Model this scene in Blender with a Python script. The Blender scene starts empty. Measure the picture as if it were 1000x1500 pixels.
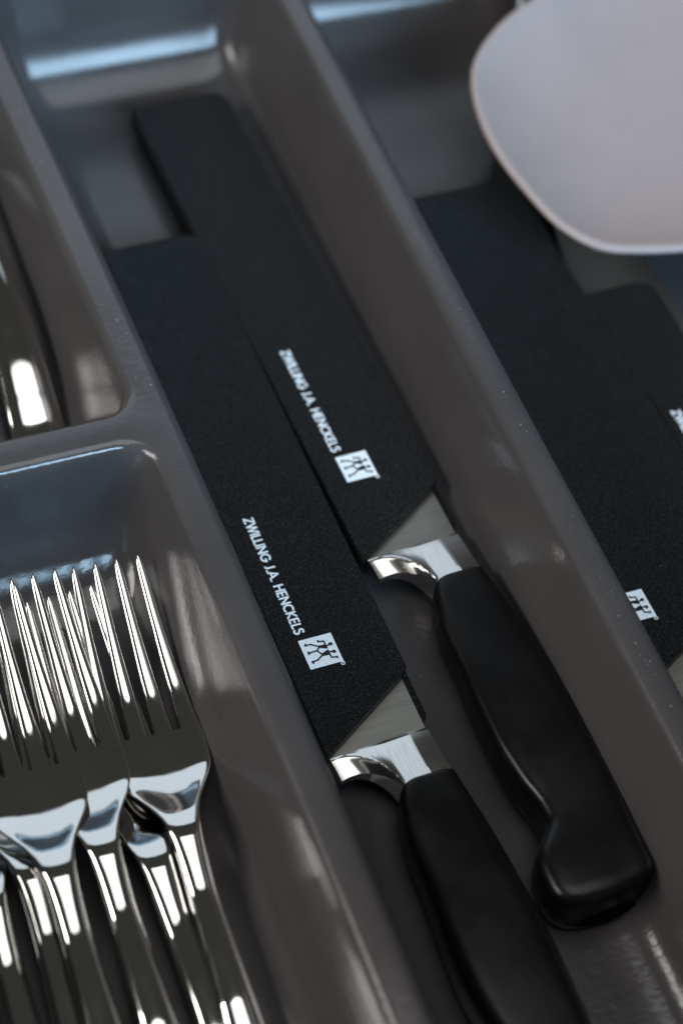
import bpy, bmesh, math, random
from mathutils import Vector, Matrix
random.seed(7)
MM = 0.001
scene = bpy.context.scene
COL = scene.collection

# ------------------------------------------------------------------ camera
cam_d = bpy.data.cameras.new("camera"); cam = bpy.data.objects.new("camera", cam_d); COL.objects.link(cam)
right = Vector((0.93415, -0.35057, 0.06681)); down = Vector((-0.22853, -0.73140, -0.64252)); fwd = Vector((0.27411, 0.58494, -0.76335))
CAM = Vector((-126.61, -278.15, 421.34)) * MM
M = Matrix(((right.x, -down.x, -fwd.x, CAM.x), (right.y, -down.y, -fwd.y, CAM.y), (right.z, -down.z, -fwd.z, CAM.z), (0, 0, 0, 1)))
cam.matrix_world = M
cam_d.sensor_fit = 'VERTICAL'; cam_d.sensor_height = 36; cam_d.sensor_width = 24; cam_d.lens = 75.523
cam_d.clip_start = 0.01; cam_d.clip_end = 50
cam_d.dof.use_dof = True
cam_d.dof.focus_distance = (Vector((15 * MM, -8 * MM, 0)) - CAM).dot(fwd)
cam_d.dof.aperture_fstop = 7.5
scene.camera = cam

# ------------------------------------------------------------------ world + lamps (indoor: window light, no sun)
w = bpy.data.worlds.new("World"); scene.world = w; w.use_nodes = True
bg = w.node_tree.nodes["Background"]; bg.inputs[0].default_value = (0.52, 0.53, 0.47, 1); bg.inputs[1].default_value = 0.08

def area_lamp(name, loc, target, sx, sy, power, color):
    d = bpy.data.lights.new(name, 'AREA'); d.shape = 'RECTANGLE'; d.size = sx; d.size_y = sy; d.energy = power; d.color = color
    o = bpy.data.objects.new(name, d); COL.objects.link(o); o.location = loc
    o.rotation_euler = (Vector(target) - Vector(loc)).to_track_quat('-Z', 'Y').to_euler()
    return o
area_lamp("window_light", (-1.02, 0.12, 0.62), (0, 0.03, 0), 0.65, 0.55, 11.5, (1.0, 0.965, 0.935))
area_lamp("ceiling_light", (0.05, -0.085, 1.00), (0.05, -0.085, 0), 0.60, 0.73, 3.3, (0.97, 0.97, 0.97))
area_lamp("front_window_light", (0.40, -1.45, 0.80), (0.05, 0.1, 0), 1.2, 0.85, 64.0, (0.48, 0.74, 1.0))
area_lamp("far_window_light", (0.10, 1.45, 0.80), (0, 0.0, 0), 1.3, 1.0, 4.0, (0.76, 0.88, 1.0))

scene.view_settings.view_transform = 'Standard'; scene.view_settings.look = 'None'
scene.view_settings.exposure = 0.0; scene.view_settings.gamma = 1.0
scene.render.engine = 'CYCLES'
scene.cycles.use_denoising = True
scene.cycles.caustics_reflective = True
scene.cycles.max_bounces = 10
scene.cycles.glossy_bounces = 6
scene.cycles.sample_clamp_indirect = 12.0
scene.cycles.blur_glossy = 0.4

# ------------------------------------------------------------------ materials
def new_mat(name):
    m = bpy.data.materials.new(name); m.use_nodes = True
    nt = m.node_tree; return m, nt, nt.nodes["Principled BSDF"]
def add_bump(nt, bsdf, height_socket, strength, dist):
    b = nt.nodes.new("ShaderNodeBump"); b.inputs["Strength"].default_value = strength; b.inputs["Distance"].default_value = dist
    nt.links.new(height_socket, b.inputs["Height"]); nt.links.new(b.outputs[0], bsdf.inputs["Normal"]); return b
def tex(nt, kind, scale, detail=2, stretch=None):
    tc = nt.nodes.new("ShaderNodeTexCoord"); n = nt.nodes.new(kind)
    n.inputs["Scale"].default_value = scale
    if "Detail" in n.inputs: n.inputs["Detail"].default_value = detail
    if stretch:
        mp = nt.nodes.new("ShaderNodeMapping"); mp.inputs["Scale"].default_value = stretch
        nt.links.new(tc.outputs["Object"], mp.inputs[0]); nt.links.new(mp.outputs[0], n.inputs["Vector"])
    else: nt.links.new(tc.outputs["Object"], n.inputs["Vector"])
    return n
def ramp(nt, src, stops):
    r = nt.nodes.new("ShaderNodeValToRGB")
    while len(r.color_ramp.elements) < len(stops): r.color_ramp.elements.new(0.5)
    for e, (p, c) in zip(r.color_ramp.elements, stops): e.position = p; e.color = c if len(c) == 4 else (*c, 1)
    nt.links.new(src, r.inputs[0]); return r

def mat_plastic():
    m, nt, b = new_mat("taupe_plastic")
    n = tex(nt, "ShaderNodeTexNoise", 30, 3)
    r = ramp(nt, n.outputs[0], [(0.35, (0.053, 0.0490, 0.0490)), (0.65, (0.061, 0.0562, 0.056))])
    # dust specks lying on the plastic
    v = tex(nt, "ShaderNodeTexVoronoi", 620)
    big = tex(nt, "ShaderNodeTexNoise", 45, 2)
    lt = nt.nodes.new("ShaderNodeMath"); lt.operation = 'LESS_THAN'; lt.inputs[1].default_value = 0.17
    nt.links.new(v.outputs["Distance"], lt.inputs[0])
    gt = nt.nodes.new("ShaderNodeMath"); gt.operation = 'GREATER_THAN'; gt.inputs[1].default_value = 0.57
    nt.links.new(big.outputs[0], gt.inputs[0])
    mu = nt.nodes.new("ShaderNodeMath"); mu.operation = 'MULTIPLY'
    nt.links.new(lt.outputs[0], mu.inputs[0]); nt.links.new(gt.outputs[0], mu.inputs[1])
    mx = nt.nodes.new("ShaderNodeMix"); mx.data_type = 'RGBA'; mx.inputs["B"].default_value = (0.42, 0.41, 0.39, 1)
    nt.links.new(mu.outputs[0], mx.inputs["Factor"]); nt.links.new(r.outputs[0], mx.inputs["A"])
    nt.links.new(mx.outputs["Result"], b.inputs["Base Color"])
    b.inputs["Roughness"].default_value = 0.19
    g = tex(nt, "ShaderNodeTexNoise", 750, 1.5)
    add_bump(nt, b, g.outputs[0], 0.12, 0.00046)
    return m
def mat_sheath():
    m, nt, b = new_mat("grained_black_plastic")
    n = tex(nt, "ShaderNodeTexNoise", 2100, 1)
    r = ramp(nt, n.outputs[0], [(0.40, (0.0045, 0.0042, 0.0040)), (0.58, (0.0080, 0.0075, 0.0070)), (0.70, (0.070, 0.068, 0.066))])
    nt.links.new(r.outputs[0], b.inputs["Base Color"])
    b.inputs["Roughness"].default_value = 0.38; b.inputs["Specular IOR Level"].default_value = 0.27
    g = tex(nt, "ShaderNodeTexNoise", 2300, 2)
    add_bump(nt, b, g.outputs[0], 1.0, 0.0014)
    return m
def mat_simple(name, col, rough, spec=0.5, bump=None, metallic=0.0):
    m, nt, b = new_mat(name)
    n = tex(nt, "ShaderNodeTexNoise", 80, 3)
    lo = tuple(c * 0.975 for c in col); hi = tuple(min(1, c * 1.02) for c in col)
    r = ramp(nt, n.outputs[0], [(0.3, lo), (0.7, hi)]); nt.links.new(r.outputs[0], b.inputs["Base Color"])
    b.inputs["Roughness"].default_value = rough; b.inputs["Specular IOR Level"].default_value = spec; b.inputs["Metallic"].default_value = metallic
    if bump:
        g = tex(nt, "ShaderNodeTexNoise", bump[0], 2); add_bump(nt, b, g.outputs[0], bump[1], 0.0005)
    return m
def mat_brushed(name, col, rough, stretch, strength):
    m, nt, b = new_mat(name)
    n = tex(nt, "ShaderNodeTexNoise", 1.0, 3, stretch)
    lo = tuple(c * 0.80 for c in col)
    r = ramp(nt, n.outputs[0], [(0.3, lo), (0.7, col)]); nt.links.new(r.outputs[0], b.inputs["Base Color"])
    b.inputs["Metallic"].default_value = 1; b.inputs["Roughness"].default_value = rough
    if strength: add_bump(nt, b, n.outputs[0], strength, 0.0002)
    return m
def mat_print():
    m, nt, b = new_mat("white_print")
    n = tex(nt, "ShaderNodeTexNoise", 1700, 2)
    r = ramp(nt, n.outputs[0], [(0.30, (0.60, 0.70, 0.75)), (0.42, (0.92, 0.97, 1.0))]); nt.links.new(r.outputs[0], b.inputs["Base Color"])
    b.inputs["Roughness"].default_value = 0.5
    return m
PLASTIC = mat_plastic(); SHEATH = mat_sheath()
BLACK = mat_simple("black_handle_plastic", (0.004, 0.004, 0.0043), 0.28, 0.27, (2500, 0.06))
STEEL = mat_simple("polished_steel", (0.70, 0.69, 0.67), 0.045, metallic=1.0)
def smudge(m, lo, hi, scale=55):
    nt = m.node_tree; n = tex(nt, "ShaderNodeTexNoise", scale, 5); mr = nt.nodes.new("ShaderNodeMapRange")
    mr.inputs["From Min"].default_value = 0.42; mr.inputs["From Max"].default_value = 0.68; mr.inputs["To Min"].default_value = lo; mr.inputs["To Max"].default_value = hi
    nt.links.new(n.outputs[0], mr.inputs["Value"]); nt.links.new(mr.outputs[0], nt.nodes["Principled BSDF"].inputs["Roughness"])
smudge(STEEL, 0.03, 0.09); smudge(BLACK, 0.25, 0.36, 70); smudge(PLASTIC, 0.17, 0.24, 40)
BLADE = mat_brushed("brushed_steel", (0.74, 0.74, 0.69), 0.28, (40, 1100, 40), 0)
BOLSTER = mat_brushed("satin_steel", (0.74, 0.72, 0.70), 0.17, (2600, 160, 160), 0.03)
PINK = mat_simple("pink_silicone", (0.345, 0.282, 0.270), 0.50, 0.4, (1600, 0.05))
PRINT = mat_print()
INK = mat_simple("black_print", (0.012, 0.012, 0.013), 0.5, 0.3)
BASEBOARD = mat_simple("drawer_laminate", (0.30, 0.29, 0.28), 0.5)

# ------------------------------------------------------------------ helpers
def mesh_from(name, verts, faces, mat, angle=40, smooth=True):
    me = bpy.data.meshes.new(name)
    me.from_pydata([tuple(c * MM for c in v) for v in verts], [], faces)
    bm = bmesh.new(); bm.from_mesh(me); bmesh.ops.recalc_face_normals(bm, faces=bm.faces); bm.to_mesh(me); bm.free()
    me.materials.append(mat)
    if smooth:
        me.polygons.foreach_set("use_smooth", [True] * len(me.polygons)); me.set_sharp_from_angle(angle=math.radians(angle))
    me.update(); return me
def obj(name, me, parent=None):
    o = bpy.data.objects.new(name, me); COL.objects.link(o)
    if parent: o.parent = parent
    return o
def tag(o, label, cat, group=None):
    o["label"] = label; o["category"] = cat
    if group: o["group"] = group
    return o
def thing(name, label, cat, loc=(0, 0, 0), rotz=0, group=None):
    o = bpy.data.objects.new(name, None); COL.objects.link(o); o.empty_display_size = 0.01
    o.location = tuple(c * MM for c in loc); o.rotation_euler = (0, 0, rotz)
    return tag(o, label, cat, group)
def dup(root, label, loc, rot):
    r = root.copy(); COL.objects.link(r); r.location = tuple(c * MM for c in loc); r.rotation_euler = rot; r["label"] = label
    for ch in list(root.children):
        c = ch.copy(); COL.objects.link(c); c.parent = r
        for g in list(ch.children):
            d = g.copy(); COL.objects.link(d); d.parent = c
    return r
def lerp_table(tab, x):
    if x >= tab[0][0]: return tab[0][1]
    for (x0, v0), (x1, v1) in zip(tab, tab[1:]):
        if x >= x1:
            return v0 + (v1 - v0) * (x0 - x) / (x0 - x1)
    return tab[-1][1]
def smooth_table(tab, x):           # Catmull-Rom (monotone Hermite) on a table sorted by falling x
    n = len(tab)
    if x >= tab[0][0]: return tab[0][1]
    if x <= tab[-1][0]: return tab[-1][1]
    for i in range(n - 1):
        x0, v0 = tab[i]; x1, v1 = tab[i + 1]
        if x >= x1:
            h = x1 - x0
            def slope(k):
                if k == 0: return (tab[1][1] - tab[0][1]) / (tab[1][0] - tab[0][0])
                if k == n - 1: return (tab[-1][1] - tab[-2][1]) / (tab[-1][0] - tab[-2][0])
                a = (tab[k][1] - tab[k - 1][1]) / (tab[k][0] - tab[k - 1][0]); b = (tab[k + 1][1] - tab[k][1]) / (tab[k + 1][0] - tab[k][0])
                return 0 if a * b <= 0 else 2 * a * b / (a + b)
            m0, m1 = slope(i), slope(i + 1); t = (x - x0) / h
            return (2*t**3 - 3*t*t + 1) * v0 + (t**3 - 2*t*t + t) * h * m0 + (-2*t**3 + 3*t*t) * v1 + (t**3 - t*t) * h * m1
def loft(rows, closed=True, cap=True):
    n = len(rows[0]); V = [p for r in rows for p in r]; Fc = []
    for i in range(len(rows) - 1):
        for j in range(n if closed else n - 1):
            k = (j + 1) % n
            Fc.append((i*n + j, i*n + k, (i+1)*n + k, (i+1)*n + j))
    if cap:
        Fc.append(tuple(range(n))[::-1]); Fc.append(tuple((len(rows)-1)*n + j for j in range(n)))
    return V, Fc
def inset(poly, d):
    n = len(poly); out = []
    area = sum(poly[i][0]*poly[(i+1)%n][1] - poly[(i+1)%n][0]*poly[i][1] for i in range(n)); s = 1 if area > 0 else -1
    for i in range(n):
        p0, p1, p2 = Vector(poly[i-1]), Vector(poly[i]), Vector(poly[(i+1) % n])
        a = (p1-p0).normalized(); b = (p2-p1).normalized()
        na = Vector((-a.y, a.x))*s; nb = Vector((-b.y, b.x))*s
        m = (na+nb); m /= max(0.25, m.dot(na))
        q = p1 + m*d; out.append((q.x, q.y))
    return out
def slab(poly, z0, z1, bevel, seg=3, bottom_bevel=0.2):
    rows = []
    rows.append([(x, y, z0) for x, y in inset(poly, bottom_bevel)])
    rows.append([(x, y, z0+bottom_bevel) for x, y in poly])
    for k in range(seg+1):
        a = k/seg*math.pi/2
        rows.append([(x, y, z1-bevel+bevel*math.sin(a)) for x, y in inset(poly, bevel*(1-math.cos(a))+1e-4)])
    return loft(rows)
def merge(*parts):
    V, Fc = [], []
    for v, f in parts:
        o = len(V); V += v; Fc += [tuple(i+o for i in q) for q in f]
    return V, Fc
def arc_corner(c, r, a0, a1, n=6):
    return [(c[0]+r*math.cos(math.radians(a0+(a1-a0)*k/n)), c[1]+r*math.sin(math.radians(a0+(a1-a0)*k/n))) for k in range(n+1)]

# ------------------------------------------------------------------ the tray
ZR, ZF = 30.0, -10.0
def bow(x, y):
    dl = -0.000072*y*y; dr = 0.02*y + 0.000015*y*y
    if x <= -20: return dl*max(0, min(1, (x+125)/105))
    if x >= 66: return dr*max(0, min(1, (195-x)/129))
    t = (x+20)/86; return dl*(1-t)+dr*t
def rrect(x0, x1, y0, y1, r, n=8, sx=6, sy=24):
    P = []
    def side(a, b, k):
        for i in range(1, k): P.append((a[0]+(b[0]-a[0])*i/k, a[1]+(b[1]-a[1])*i/k))
    P += arc_corner((x1-r, y0+r), r, -90, 0, n); side((x1, y0+r), (x1, y1-r), sy)
    P += arc_corner((x1-r, y1-r), r, 0, 90, n); side((x1-r, y1), (x0+r, y1), sx)
    P += arc_corner((x0+r, y1-r), r, 90, 180, n); side((x0, y1-r), (x0, y0+r), sy)
    P += arc_corner((x0+r, y0+r), r, 180, 270, n); side((x0+r, y0), (x1-r, y0), sx)
    return P
def profile(draft, rc=2.9, R=11.0):
    d = math.radians(draft); out = []
    for k in range(6):
        a = (math.pi/2-d)*k/5; out.append((rc*math.sin(a), ZR-rc*(1-math.cos(a))))
    x, z = out[-1]
    zf = ZF+R*(1-math.sin(d))
    x2 = x+(z-zf)*math.tan(d)
    for k in range(1, 5): out.append((x+(x2-x)*k/5, z+(zf-z)*k/5))
    for k in range(15):
        a = d+(math.pi/2-d)*k/14
        out.append((x2+R*(math.cos(d)-math.cos(a)), ZF+R*(1-math.sin(a))))
    return out
def build_tray():
    comps = [(-16.3, 64.3, -152, 246.5, 9), (67.4, 258, -152, 250, 9), (-112, -20.3, -152, 60.2, 9), (-112, -20.3, 66.0, 248, 9)]
    side = profile(11)
    d4 = math.radians(4); RE = 23.0
    def end_inset(z):                      # the short walls: steeper, with a wider floor fillet
        zf = ZF+RE*(1-math.sin(d4)); z0 = ZR-2.9*(1-math.sin(d4)); x0 = 2.9*math.cos(d4)
        if z >= z0: a = math.acos(max(-1, 1-(ZR-z)/2.9)); return 2.9*math.sin(a)
        if z >= zf: return x0+(z0-z)*math.tan(d4)
        a = math.asin(min(1, 1-(z-ZF)/RE)); return x0+(z0-zf)*math.tan(d4)+RE*(math.cos(d4)-math.cos(a))
    V, Fc = [], []; rims = []
    for (x0, x1, y0, y1, R0) in comps:
        rows = []
        for (i_s, z) in side:
            i_e = end_inset(z)
            r = max(R0-0.25*i_s, 5.5)
            rows.append([(px+bow(px, py), py, z) for px, py in rrect(x0+i_s, x1-i_s, y0+i_e, y1-i_e, r)])
        n = len(rows[0]); o = len(V)
        for r_ in rows: V += r_
        for i in range(len(rows)-1):
            for j in range(n):
                k = (j+1) % n; Fc.append((o+i*n+j, o+i*n+k, o+(i+1)*n+k, o+(i+1)*n+j))
        Fc.append(tuple(o+(len(rows)-1)*n+j for j in range(n)))
        rims.append([o+j for j in range(n)])
    outer = rrect(-122, 269, -162, 266, 12)
    o = len(V); n = len(outer)
    V += [(x, y, ZR) for x, y in outer]; V += [(x, y, ZF-2.0) for x, y in inset(outer, 4)]
    for j in range(n):
        k = (j+1) % n; Fc.append((o+j, o+k, o+n+k, o+n+j))
    me = bpy.data.meshes.new("cutlery_tray"); bm = bmesh.new()
    bv = [bm.verts.new(tuple(c*MM for c in v)) for v in V]
    for f in Fc: bm.faces.new([bv[i] for i in f])
    edges = []
    for ring in rims+[[o+j for j in range(n)]]:
        for a, b in zip(ring, ring[1:]+ring[:1]): edges.append(bm.edges.get((bv[a], bv[b])))
    bmesh.ops.triangle_fill(bm, use_beauty=True, use_dissolve=False, edges=edges)
    bmesh.ops.recalc_face_normals(bm, faces=bm.faces)
    bm.to_mesh(me); bm.free(); me.materials.append(PLASTIC)
    me.polygons.foreach_set("use_smooth", [True]*len(me.polygons)); me.set_sharp_from_angle(angle=math.radians(35))
    t = obj("cutlery_tray", me)
    tag(t, "taupe grey moulded plastic cutlery tray with four drafted compartments holding everything", "tray")
build_tray()
db = obj("drawer", mesh_from("drawer", *merge(slab([(-150, -176), (294, -176), (294, 292), (-150, 292)], -30, ZF-2.5, 0.5),
    slab([(-152, -195), (296, -195), (296, -177), (-152, -177)], -40, 130, 1.5), slab([(-163, -195), (-151, -195), (-151, 300), (-163, 300)], -40, 30, 1),  # tall front board, out of view, added to shade the near tray floor
    slab([(295, -176), (307, -176), (307, 300), (295, 300)], -40, 30, 1), slab([(-150, 293), (294, 293), (294, 304), (-150, 304)], -40, 30, 1)), BASEBOARD)); db["kind"] = "structure"

# ------------------------------------------------------------------ knives (origin = lower corner of the emblem, local mm)
HL = [(-37.4, 9.2), (-38.6, 8.0), (-40.5, 6.9), (-45, 5.5), (-54, 3.8), (-65, 3.3), (-75, 2.4), (-88, 1.9), (-99, 2.8), (-107.5, 4.3), (-111.5, 4.2), (-115, 1.6), (-118.5, -1.6), (-122, -2.9), (-128, -3.2), (-135, -2.0)]
HR = [(-37.4, 21.9), (-60, 24.2), (-88, 25.3), (-110, 24.6), (-130, 23.4), (-135, 23.2)]
HB = 4.2   # half thickness at the bolster joint
ZC = -3.0
def handle_mesh():
    rows = []; N = 36
    ys = [-37.4-0.5*k for k in range(6)]+[-40-1.5*k for k in range(1, 61)]
    ys = [y for y in ys if y > -130.5]+[-131.2, -132.4, -133.4, -134.2, -134.7, -134.95]
    for y in ys:
        xl, xr = smooth_table(HL, y), smooth_table(HR, y)
        cx, hw = (xl+xr)/2, (xr-xl)/2
        q0 = min(1, max(0, (-37.4-y)/60)); hz = 5.6+1.6*(1-(1-q0)**2)+0.5*max(0, min(1, (-y-105)/20))
        if y < -130.5:
            t = (-130.5-y)/4.5; s = math.sqrt(max(0, 1-t*t)); q = 3.2*(1-s); hw = max(0.3, hw-q*0.8); hz = max(0.3, hz-q)
        if y > -38.4:
            q = (1-math.sqrt(max(0, 1-((y+38.4)/1.0)**2)))*0.5; hw -= q; hz -= q
        row = []
        skew = 1.1*min(1, max(0, (-34-y)/15))
        for k in range(N):
            a = 2*math.pi*k/N; c, s = math.cos(a), math.sin(a)
            ex = 0.36
            row.append((cx+hw*math.copysign(abs(c)**ex, c), y+0.06*(xr-cx)*0, ZC+hz*math.copysign(abs(s)**0.46, s)))
        # bow the butt face a little
        if y < -120:
            f = (-120-y)/15; row = [(px, py+f*(2.4*((px-cx)/hw)**2 + 0.05*(px-cx)) if hw > 1 else py, pz) for px, py, pz in row]
        rows.append(row)
    return mesh_from("handle", *loft(rows), BLACK, 60)
def bolster_mesh(stretch=0.0):
    heel = [(-3.4, -30.6), (-1.6, -30.1), (1.0, -30.1), (3.6, -31.2), (6.0, -33.4), (7.8, -36.2), (9.3, -40.0)]
    joint = [(13.0, -39.8), (16.0, -39.5), (19.0, -39.2), (21.7, -38.9)]
    def along(P, t):
        L = [0]
        for a, b in zip(P, P[1:]): L.append(L[-1]+math.dist(a, b))
        s = t*L[-1]
        for i in range(len(P)-1):
            if s <= L[i+1] or i == len(P)-2:
                f = (s-L[i])/(L[i+1]-L[i]); return (P[i][0]+(P[i+1][0]-P[i][0])*f, P[i][1]+(P[i+1][1]-P[i][1])*f)
    nu, nv = 40, 14; u1 = 0.55
    top, bot = [], []
    for j in range(nv+1):
        v = j/nv; rt, rb = [], []
        for i in range(nu+1):
            u = i/nu
            if u <= u1: B = along(heel, u/u1)
            else: B = along([heel[-1]]+joint, (u-u1)/(1-u1))
            Rp = (-4.5+25.4*u**1.05, -24.4+1.6*u)
            x, y = Rp[0]+(B[0]-Rp[0])*v, Rp[1]+(B[1]-Rp[1])*v
            # half thickness: wedge growing to the handle, flat centre facet, long bevel to the heel, short bevel at the spine
            full = 1.5+0.6*min(1, v/0.08)+2.8*v
            if u > 0.80: full -= (u-0.80)/0.20*(0.5+1.5*v)
            h = full
            if u < u1:
                ln = math.dist(Rp, B); edge = 0.8+4.1*(u/u1)**1.8
                a_, k_ = edge+0.30*(1-v)*ln, 0.7
                q_ = max(0, min(1, 0.5+0.5*(a_-full)/k_)); h = a_*(1-q_)+full*q_-k_*q_*(1-q_)
            rt.append((x, y, ZC+h)); rb.append((x, y, ZC-h))
        top.append(rt); bot.append(rb)
    V, Fc = [], []
    n = nu+1
    for r in top: V += r
    for r in bot: V += r
    ob = n*(nv+1)
    for j in range(nv):
        for i in range(nu):
            Fc.append((j*n+i, j*n+i+1, (j+1)*n+i+1, (j+1)*n+i)); Fc.append((ob+j*n+i, ob+(j+1)*n+i, ob+(j+1)*n+i+1, ob+j*n+i+1))
    for i in range(nu):
        Fc.append((i, ob+i, ob+i+1, i+1)); q = nv*n; Fc.append((q+i, q+i+1, ob+q+i+1, ob+q+i))
    for j in range(nv):
        Fc.append((j*n, (j+1)*n, ob+(j+1)*n, ob+j*n)); Fc.append((j*n+nu, ob+j*n+nu, ob+(j+1)*n+nu, (j+1)*n+nu))
    return mesh_from("bolster", V, Fc, BOLSTER, 16)
def blade_mesh(width=25.4):
    xs = 20.9; xl = xs-width
    poly = [(xl, -24.4), (xs, -22.8), (xs+0.2, 60), (xs, 120), (xs-3, 138), (xs-9, 150), (xs-15, 143), (xl+1.0, 110), (xl+0.3, 40)]
    return mesh_from("blade", *slab(poly, ZC-0.9, ZC+0.9, 0.15, 1, 0.15), BLADE)
H_ME, B_ME, BL_ME = handle_mesh(), bolster_mesh(), blade_mesh()
KG = "kitchen knives lying in the tray"
def knife(label, loc, rotz):
    k = thing("kitchen_knife", label, "knife", loc, rotz, KG)
    obj("handle", H_ME, k); obj("bolster", B_ME, k); obj("blade", BL_ME, k)
    return k
TH_L, TH_U = math.radians(0.35), math.radians(1.15)
k1 = knife("lower left kitchen knife, black handle cut off by the bottom edge, nearest the forks", (0, 0, 0), TH_L)
k2 = dup(k1, "kitchen knife with its whole black handle and hooked butt visible beside the long divider", (29.6, 53.2, 0.2), (0, 0, TH_U))
k3 = dup(k1, "kitchen knife right of the long divider, steel only just showing under the wide sheath", (79.5, -10.9, 0), (0, 0, 0))
k4 = dup(k1, "kitchen knife in the narrow sheath at the right edge, its blade hidden", (122.6, 1.5, 0), (0, 0, 0))

# ------------------------------------------------------------------ sheaths
GLYPH = {
 'Z': (.72, [[(.06,.93),(.64,.93),(.08,.07),(.68,.07)]]),
 'W': (1.12, [[(.05,1),(.32,.06),(.56,.94),(.80,.06),(1.07,1)]]),
 'I': (.26, [[(.13,0),(.13,1)]]),
 'L': (.55, [[(.12,1),(.12,.07),(.52,.07)]]),
 'N': (.86, [[(.12,0),(.12,.94),(.74,.06),(.74,1)]]),
 'G': (.98, [[(.84,.80)]+[(.50+.40*math.cos(math.radians(a)), .50+.43*math.sin(math.radians(a))) for a in range(50, 346, 15)]+[(.90,.47),(.56,.47)]]),
 'J': (.42, [[(.28,1),(.28,.22),(.20,.08),(.04,.07)]]),
 '.': (.28, [[(.14,.0),(.14,.16)]]),
 'A': (.86, [[(.05,0),(.43,.95),(.81,0)],[(.22,.32),(.64,.32)]]),
 'H': (.82, [[(.12,0),(.12,1)],[(.70,0),(.70,1)],[(.12,.52),(.70,.52)]]),
 'E': (.62, [[(.56,.93),(.12,.93),(.12,.07),(.56,.07)],[(.12,.51),(.54,.51)]]),
 'C': (.84, [[(.50+.40*math.cos(math.radians(a)), .50+.43*math.sin(math.radians(a))) for a in range(48, 313, 12)]]),
 'K': (.76, [[(.12,0),(.12,1)],[(.66,.98),(.14,.50),(.70,.02)]]),
 'S': (.62, [[(.52,.82),(.40,.93),(.24,.93),(.12,.82),(.13,.66),(.30,.54),(.46,.45),(.54,.30),(.50,.14),(.36,.06),(.20,.07),(.08,.20)]]),
 ' ': (.42, [])}
def stroke_quads(line, wd, out, m):
    for (ax, ay), (bx, by) in zip(line, line[1:]):
        d = Vector((bx-ax, by-ay)); L = d.length
        if L < 1e-6: continue
        d /= L; nrm = Vector((-d.y, d.x))*wd/2
        e = d*wd*0.38 if len(line) > 2 else Vector((0, 0))
        A, B = Vector((ax, ay)), Vector((bx, by))
        s = e if (ax, ay) != line[0] else Vector((0, 0)); t = e if (bx, by) != line[-1] else Vector((0, 0))
        out.append([m(*(A-s+nrm)), m(*(A-s-nrm)), m(*(B+t-nrm)), m(*(B+t+nrm))])
def quads_mesh(name, polys, z, mat):
    V, Fc = [], []
    for i, p in enumerate(polys):
        o = len(V); zz = z+0.0006*(i % 23); V += [(x, y, zz) for x, y in p]; Fc.append(tuple(range(o, o+len(p))))
    me = mesh_from(name, V, Fc, mat, smooth=False)
    bm = bmesh.new(); bm.from_mesh(me)
    for f in bm.faces:
        if f.normal.z < 0: f.normal_flip()
    bm.to_mesh(me); bm.free(); return me
def lettering_mesh():
    text = "ZWILLING J.A. HENCKELS"; H = 2.62
    total = sum(GLYPH[c][0] for c in text); k = 38.9/(total*H)
    polys = []; a = 0.0
    for c in text:
        adv, lines = GLYPH[c]
        for ln in lines:
            stroke_quads(ln, 0.185 if c != '.' else 0.2, polys, lambda px, py, a=a: (py*H, 50.0-(a+px)*H*k))
        a += adv
    return quads_mesh("lettering", polys, 0.05, PRINT)
EM = 8.9
def em(a, b): return (0.05+b*8.55, 9.25-a*9.0)
def emblem_meshes():
    sq = quads_mesh("emblem", [[em(0, 0), em(1, 0), em(1, 1), em(0, 1)]], 0.05, PRINT)
    P = []
    def disc(a, b, r): P.append([em(a+r*math.cos(t*math.pi/8), b+r*math.sin(t*math.pi/8)) for t in range(16)])
    def ln(pts, wd=.05): stroke_quads(pts, wd, P, em)
    disc(.358, .855, .058); disc(.625, .855, .058)
    ln([(.365,.82),(.40,.70)]); ln([(.615,.82),(.59,.70)])
    ln([(.46,.705),(.215,.70),(.19,.54),(.13,.545)]); ln([(.53,.705),(.79,.715),(.815,.88),(.87,.87)])
    P.append([em(.33,.73),em(.49,.72),em(.40,.50),em(.31,.47)]); P.append([em(.51,.72),em(.70,.73),em(.68,.47),em(.59,.50)])
    ln([(.34,.49),(.215,.31),(.205,.15),(.14,.16)]); ln([(.65,.49),(.76,.31),(.78,.15),(.85,.16)])
    ln([(.37,.50),(.46,.41),(.475,.16),(.42,.15)]); ln([(.62,.50),(.47,.40)]); ln([(.46,.41),(.475,.16),(.53,.15)])
    for a, b in ((.205,.15),(.475,.15),(.78,.15)): disc(a, b, .04)
    fg = quads_mesh("emblem_figures", P, 0.09, INK)
    ring = [em(1.06+.065*math.cos(t*math.pi/10), .955+.065*math.sin(t*math.pi/10)) for t in range(20)]
    ring_in = [em(1.06+.042*math.cos(t*math.pi/10), .955+.042*math.sin(t*math.pi/10)) for t in range(20)]
    polys = [[ring[t], ring[(t+1) % 20], ring_in[(t+1) % 20], ring_in[t]] for t in range(20)]
    Rg = []
    for ln_ in ([(1.045,.935),(1.045,.975),(1.07,.975),(1.075,.963),(1.068,.955),(1.045,.955)], [(1.06,.955),(1.077,.935)]): stroke_quads(ln_, .010, Rg, em)
    rm = quads_mesh("registered_mark", polys+Rg, 0.05, PRINT)
    return sq, fg, rm
LET = lettering_mesh(); EMB, FIG, REG = emblem_meshes()
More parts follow.
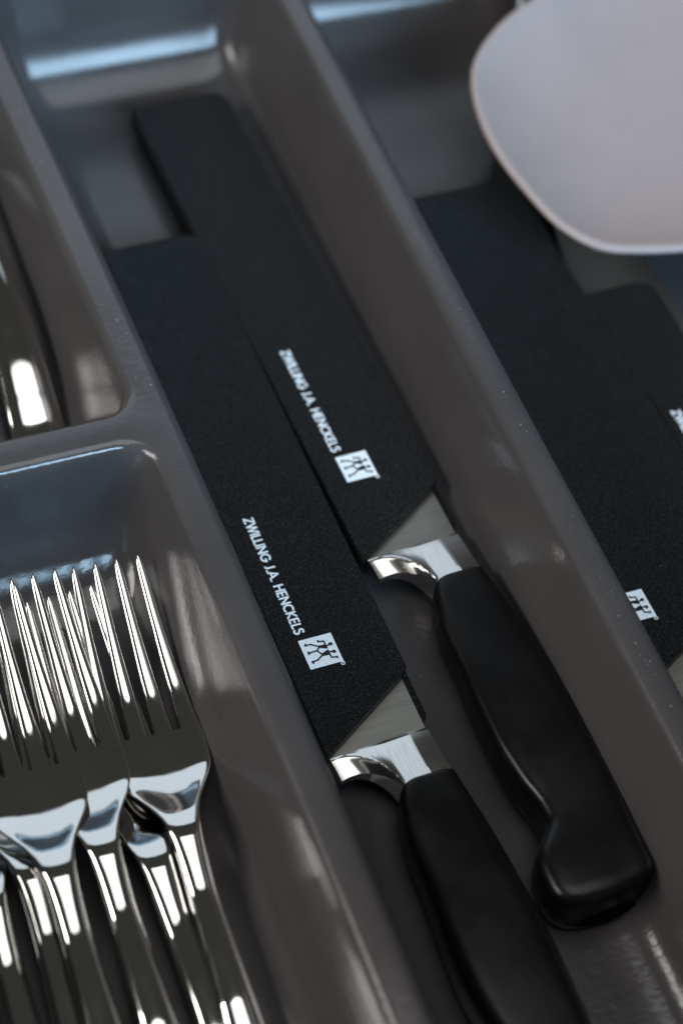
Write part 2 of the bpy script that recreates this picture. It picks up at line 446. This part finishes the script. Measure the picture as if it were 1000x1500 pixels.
def sheath_meshes(xl, xr, top, m0y, m1y, rc, back_end, slant=0.2):
    """open clam-shell sheath: grained front panel cut on a slant, back panel and closed edges"""
    r = rc
    front = [(xl, m0y), (xr-0.6, m1y), (xr, m1y+1.2), (xr+0.3, top-r)]+arc_corner((xr+0.3-r, top-r), r, 12, 90, 6)+[(xl-slant, top)]
    f = mesh_from("front_panel", *slab(front, -1.5, 0.0, 0.45, 4), SHEATH, 50)
    er = 3.0
    back = [(xl+0.5, m0y+0.6), (xr-5, back_end-2.0), (xr-2.2, back_end-1.6)]+arc_corner((xr+0.8-er*.7, back_end+1.4), er*.7, -60, 0, 4)+[(xr+0.9, top-r)]+arc_corner((xr+0.8-r, top-r), r, 12, 90, 6)+[(xl-slant, top+0.02)]
    b = slab(back, -6.2, -4.6, 0.3, 2)
    le = slab([(xl+0.02, m0y+0.4), (xl+1.6, m0y+1.4), (xl+1.5, top-1.5), (xl-slant+0.05, top-1.5)], -4.62, -1.48, 0.05, 1, 0.05)
    ri = slab([(xr-1.2, m1y+1.0), (xr-0.05, m1y+1.6), (xr+0.25, top-r), (xr-1.2, top-r)], -4.62, -1.48, 0.05, 1, 0.05)
    te = slab([(xl-slant+0.1, top-1.55), (xr-r, top-1.55), (xr-r, top-0.05), (xl-slant+0.1, top-0.05)], -4.64, -1.47, 0.05, 1, 0.05)
    bm_ = mesh_from("back_panel", *merge(b, le, ri, te), SHEATH, 50)
    return f, bm_
SG = "black blade sheaths in the tray"
def sheath(label, loc, rotz, meshes, print_dx=0.0):
    s = thing("blade_sheath", label, "blade sheath", loc, rotz, SG)
    obj("front_panel", meshes[0], s); obj("back_panel", meshes[1], s)
    l = obj("lettering", LET, s); e = obj("emblem", EMB, s); obj("emblem_figures", FIG, e); r = obj("registered_mark", REG, s)
    return s
std = sheath_meshes(-4.9, 22.7, 155.5, -24.5, -6.9, 5.0, -18.5, 0.6)
std2 = sheath_meshes(-5.8, 22.7, 160.0, -24.9, -6.9, 5.0, -18.5, 0.9)
s1 = sheath("grained black sheath with white lettering, lower left of the two in the middle compartment", (0, 0, 0), TH_L, std)
s2 = sheath("grained black sheath with white lettering against the long divider, its top end reaching farthest back", (29.6, 53.2, 0.2), TH_U, std2)
wide = sheath_meshes(-4.9, 39.8, 162.6, -19.4, 4.8, 1.2, -12)
s3 = sheath("wide black sheath right of the long divider, its emblem half hidden by the divider", (79.5, -10.9, 0), 0, wide)
narrow = sheath_meshes(-3.0, 17.0, 98.5, -24, -10, 5.0, -20)
s4 = sheath("narrow black sheath at the right edge with only the first letters showing", (122.6, 1.5, 0), 0, narrow)

# ------------------------------------------------------------------ forks and spoons
def section_rows(ys, wf, zf, tf, cf, N=32, ex=0.55, x0=0.0):
    rows = []
    for y in ys:
        wd, z, t, c = wf(y), zf(y), tf(y), cf(y); row = []
        for k in range(N):
            a = 2*math.pi*k/N; ca, sa = math.cos(a), math.sin(a)
            u = math.copysign(abs(ca)**ex, ca)
            row.append((x0+wd*u, y, z+c*(1-u*u)+t/2*math.copysign(abs(sa)**0.7, sa)))
        rows.append(row)
    return rows
FW = [(1.5, 11.9), (-3, 12.1), (-8, 11.7), (-12, 10.2), (-16, 7.9), (-20, 5.9), (-25, 4.4), (-31, 3.7), (-40, 3.5), (-70, 4.4), (-110, 6.6), (-140, 7.6), (-150, 7.0), (-154, 5.2), (-156, 2.6), (-156.6, 0.6)]
FZ = [(46, 12.5), (40, 9.8), (30, 5.6), (18, 2.0), (6, 0.3), (-3, 0.0), (-8, 0.1), (-12, 0.6), (-16, 1.6), (-20, 2.8), (-24, 3.8), (-27, 4.1), (-30, 3.7), (-34, 2.6), (-38, 1.4), (-42, 0.5), (-47, 0.15), (-60, 0.0), (-70, -0.3), (-85, -1.7), (-100, -2.9), (-115, -3.4), (-157, -3.0)]
FT = [(2, 1.7), (-12, 1.8), (-25, 2.6), (-34, 3.2), (-60, 3.0), (-120, 2.2), (-157, 1.8)]
FC = [(2, -0.7), (-8, -1.2), (-16, -1.4), (-24, -0.5), (-31, 0.5), (-40, 0.9), (-80, 1.2), (-140, 1.1), (-157, 0.3)]
T = lambda tab: (lambda y: smooth_table(tab, y))
def fork_meshes():
    fine = lambda a, b, st: [a-st*k for k in range(int((a-b)/st)+1)]
    allrows = fine(1.5, -156.5, 1.0)+[-156.6]
    split = -33.5
    rh = [y for y in allrows if y >= split]; rb = [y for y in allrows if y <= split]
    head = mesh_from("head", *loft(section_rows(rh, T(FW), T(FZ), T(FT), T(FC))), STEEL, 60)
    handle = mesh_from("handle", *loft(section_rows(rb, T(FW), T(FZ), T(FT), T(FC))), STEEL, 60)
    tines = []
    for s in (-9.45, -3.12, 3.12, 9.45):
        rows = []
        for k in range(45):
            y = -1.0+47.0*k/44; f = max(0, min(1, y/46)); cx = s*(1-0.155*f)
            u0 = s/12.1
            hw = 2.45-0.50*min(1, f*1.6)-0.95*f
            if y < 3.0: hw = min(2.8, hw+0.45*((3.0-y)/4)**2)
            th = 1.75-0.35*f
            if k > 38:
                q = (k-38)/6; sc = math.sqrt(max(0.02, 1-q*q)); hw *= sc; th *= sc
            z = smooth_table(FZ, y)+0.012
            row = []
            for j in range(16):
                a = 2*math.pi*j/16; c, sn = math.cos(a), math.sin(a)
                px_ = cx+hw*math.copysign(abs(c)**0.95, c)
                row.append((px_, y, z-0.80*(1-(px_/12.1)**2)*max(0, 1-f*1.4)+th/2*math.copysign(abs(sn)**0.95, sn)))
            rows.append(row)
        tines.append(mesh_from("tine", *loft(rows), STEEL, 60))
    return head, handle, tines
FH, FHa, FTi = fork_meshes()
FG = "dinner forks heaped in the lower left compartment"
def fork(label, loc, rotz):
    f = thing("dinner_fork", label, "fork", loc, rotz, FG)
    obj("head", FH, f); obj("handle", FHa, f)
    for t in FTi: obj("tine", t, f)
    return f
# (x of the axis at the slots, y, height above floor, slope, label)
forks = [(-41.4, 1.0, 2.3, .045, "rightmost polished steel fork, its head against the compartment wall"),
         (-51.5, -3.5, 0.0, -.02, "polished steel fork lying under the rightmost fork, mostly hidden, handle second from right"),
         (-61.2, 0.5, 4.7, .02, "polished steel fork overlapping the rightmost fork's left tines, neck third from right"),
         (-72.3, -3.0, 7.1, .03, "topmost polished steel fork, its right edge lying over the third neck from right"),
         (-77.5, 1.0, 2.4, .03, "polished steel fork under the topmost one, tine tips and neck showing at left"),
         (-88.0, -2.0, 0.0, .02, "leftmost polished steel fork, mainly its handle showing at the bottom left edge")]
f0 = None
for (x, y, z, sl, lab) in forks:
    loc = (x, y-6.5, ZF+4.4+z)
    if f0 is None: f0 = fork(lab, loc, -math.atan(sl))
    else: dup(f0, lab, loc, (0, 0, -math.atan(sl)))

SW = [(0, 0.6), (-1, 4.6), (-4, 6.6), (-10, 7.4), (-25, 7.3), (-60, 6.2), (-100, 3.4), (-116, 3.4), (-121, 5.0), (-127, 9.5), (-135, 15.0), (-148, 19.4), (-162, 20.0), (-174, 16.4), (-182, 10.5), (-186, 5), (-187, .6)]
SZ = [(0, 1.6), (-14, 1.9), (-24, 3.0), (-36, 6.3), (-50, 10.5), (-64, 13.6), (-80, 15), (-105, 17), (-118, 15.5), (-130, 9.5), (-150, 6.0), (-175, 7.0), (-187, 9.0)]
SC = [(0, .3), (-10, 1.2), (-60, 1.4), (-112, .6), (-124, -1.2), (-136, -4.5), (-158, -6.0), (-176, -3.6), (-187, 0)]
ST = [(0, 1.6), (-60, 2.2), (-112, 3.0), (-128, 2.0), (-187, 1.4)]
def spoon_meshes(n="table_spoon", scale=1.0):
    ys = [0, -.3, -.7]+[-1-1.2*k for k in range(155)]+[-186.4, -187]; sp = -122
    a = [y for y in ys if y >= sp]; b = [y for y in ys if y <= a[-1]]
    return (mesh_from("handle", *loft(section_rows(a, T(SW), T(SZ), T(ST), T(SC), 40)), STEEL, 60), mesh_from("bowl", *loft(section_rows(b, T(SW), T(SZ), T(ST), T(SC), 40)), STEEL, 60))
SPM = spoon_meshes()
def spoon(label, loc, rotz):
    s = thing("table_spoon", label, "spoon", loc, rotz, "spoons in the upper left compartment")
    obj("handle", SPM[0], s); obj("bowl", SPM[1], s); return s
sp1 = spoon("polished steel spoon handle right against the wall in the upper left compartment", (-41.8, 71.5, ZF+0.9), math.radians(177.6))
sp2 = dup(sp1, "polished steel spoon handle at the far left edge in the upper left compartment", (-59.5, 70.8, ZF+0.9), (0, 0, math.radians(181.0)))

# ------------------------------------------------------------------ pink spatula and the steel server beneath it
PO = [(150.7,204.1),(139.2,199.2),(126.8,191.4),(117.3,182.1),(112.8,175.0),(109.7,166.2),(107.3,152.7),(107.6,137.6),(110.0,125.2),(112.0,114.8),(116.6,105.5),(122.5,99.3),(131.0,96.5),(144.2,93.4),
      (163,91.5),(190,93),(214,104),(232,127),(240,158),(236,192),(220,219),(193,233),(168,222)]
def catmull(P, n=4):
    out = []
    for i in range(len(P)):
        p0, p1, p2, p3 = [Vector(P[(i+k-1) % len(P)]) for k in range(4)]
        for k in range(n):
            t = k/n; q = 0.5*((2*p1)+(p2-p0)*t+(2*p0-5*p1+4*p2-p3)*t*t+(3*p1-p0-3*p2+p3)*t**3); out.append((q.x, q.y))
    return out
def plane_z(x, y): return 16.5+0.075*(y-90)
def pink_head():
    P = catmull(PO)
    for _ in range(6): P = [tuple(0.5*P[i][c]+0.25*(P[i-1][c]+P[(i+1) % len(P)][c]) for c in (0, 1)) for i in range(len(P))]
    cx = sum(p[0] for p in P)/len(P); cy = sum(p[1] for p in P)/len(P)
    rows = []; tk = 2.6; D = 8.0
    def ring(s, dz, off=0):
        return [(cx+(x-cx)*s+off*0, cy+(y-cy)*s, plane_z(x, y)*s+plane_z(cx, cy)*(1-s)+dz) for x, y in P]
    for s in [0.02, .2, .4, .55, .68, .78, .86, .91, .945, .965]: rows.append(ring(s, -D*(1-min(1, s/.97)**3.0)))
    for k in range(0, 9):
        a = math.pi/2-math.pi*k/8; rows.append(ring(.978+.022*math.cos(a), -tk/2+tk/2*math.sin(a)))
    for s in [.965, .94, .9, .8, .65, .45, .2, .02]: rows.append(ring(s, -D*(1-min(1, s/.97)**3.0)-tk))
    return mesh_from("head", *loft(rows), PINK, 50)
pk = thing("pink_spatula", "large pale pink silicone spatula with a rounded dished head lying over the black sheaths", "spatula", (0, 0, 0))
obj("head", pink_head(), pk)
def rod(p0, p1, r0, r1, rz, n=18, seg=10):
    A, B = Vector(p0), Vector(p1); d = (B-A).normalized(); sx = d.cross(Vector((0, 0, 1))).normalized(); up = sx.cross(d); rows = []
    for k in range(seg+1):
        t = k/seg; c = A.lerp(B, t); r = r0+(r1-r0)*t; e = 1 if 0 < k < seg else 0.72
        rows.append([tuple(c+sx*math.copysign(abs(math.cos(2*math.pi*j/n))**.7, math.cos(2*math.pi*j/n))*r*e+up*math.copysign(abs(math.sin(2*math.pi*j/n))**.7, math.sin(2*math.pi*j/n))*rz*e) for j in range(n)])
    return loft(rows)
obj("handle", mesh_from("handle", *rod((212, 214, 25.0), (262, 340, 46), 8, 10, 4.2), PINK, 60), pk)
sv = thing("serving_spoon", "polished steel serving spoon with a broad flat handle, lying under the pink spatula", "spoon", (0, 0, 0))
obj("handle", mesh_from("handle", *rod((150, 196, 3.0), (171.5, 247, 12.0), 10, 10, 1.6), STEEL, 60), sv)
def bowl_server():
    rows = []
    for k in range(25):
        t = k/24; y = 196-62*t; wd = 10+14*math.sin(math.pi*min(1, t*1.02))**0.8 if t < .97 else 6
        if t > .8: wd *= math.sqrt(max(.03, 1-((t-.8)/.2)**2))
        cxx = 150-10*t; z = 3.0-4.5*math.sin(math.pi*t*.9); row = []
        for j in range(28):
            a = 2*math.pi*j/28; u = math.copysign(abs(math.cos(a))**.55, math.cos(a))
            row.append((cxx+wd*u, y, z-3*(1-u*u)*math.sin(math.pi*t)+.8*math.sin(a)))
        rows.append(row)
    return mesh_from("bowl", *loft(rows), STEEL, 60)
obj("bowl", bowl_server(), sv)

# ------------------------------------------------------------------ dust flecks lying on the rails, the divider and the wide sheath
def flecks():
    rnd = random.Random(11); V, Fc = [], []
    spots = []
    for _ in range(44):
        y = rnd.uniform(-60, 150); spots.append((65.9+bow(66, y)+rnd.uniform(-1.1, 0.9), y, ZR))
    for _ in range(22):
        y = rnd.uniform(70, 190); spots.append((-18.3+bow(-18.3, y)+rnd.uniform(-1.8, 1.8), y, ZR))
    for _ in range(10): spots.append((rnd.uniform(84, 112), rnd.uniform(0, 60), 0.0))
    for _ in range(14): spots.append((rnd.uniform(28, 50), rnd.uniform(-140, 10), ZF))
    for x, y, z in spots:
        r = rnd.choice((0.07, 0.09, 0.11, 0.15, 0.2)); o = len(V)
        V += [(x+r, y, z+0.03), (x, y+r*rnd.uniform(.6, 1.8), z+0.03), (x-r, y, z+0.03), (x, y-r, z+0.03), (x, y, z+0.03+r)]
        Fc += [(o, o+1, o+4), (o+1, o+2, o+4), (o+2, o+3, o+4), (o+3, o, o+4), (o+3, o+2, o+1, o)]
    return mesh_from("dust_flecks", V, Fc, mat_simple("pale_dust", (0.32, 0.31, 0.30), 0.8), smooth=False)
df = obj("dust_flecks", flecks()); df["kind"] = "stuff"
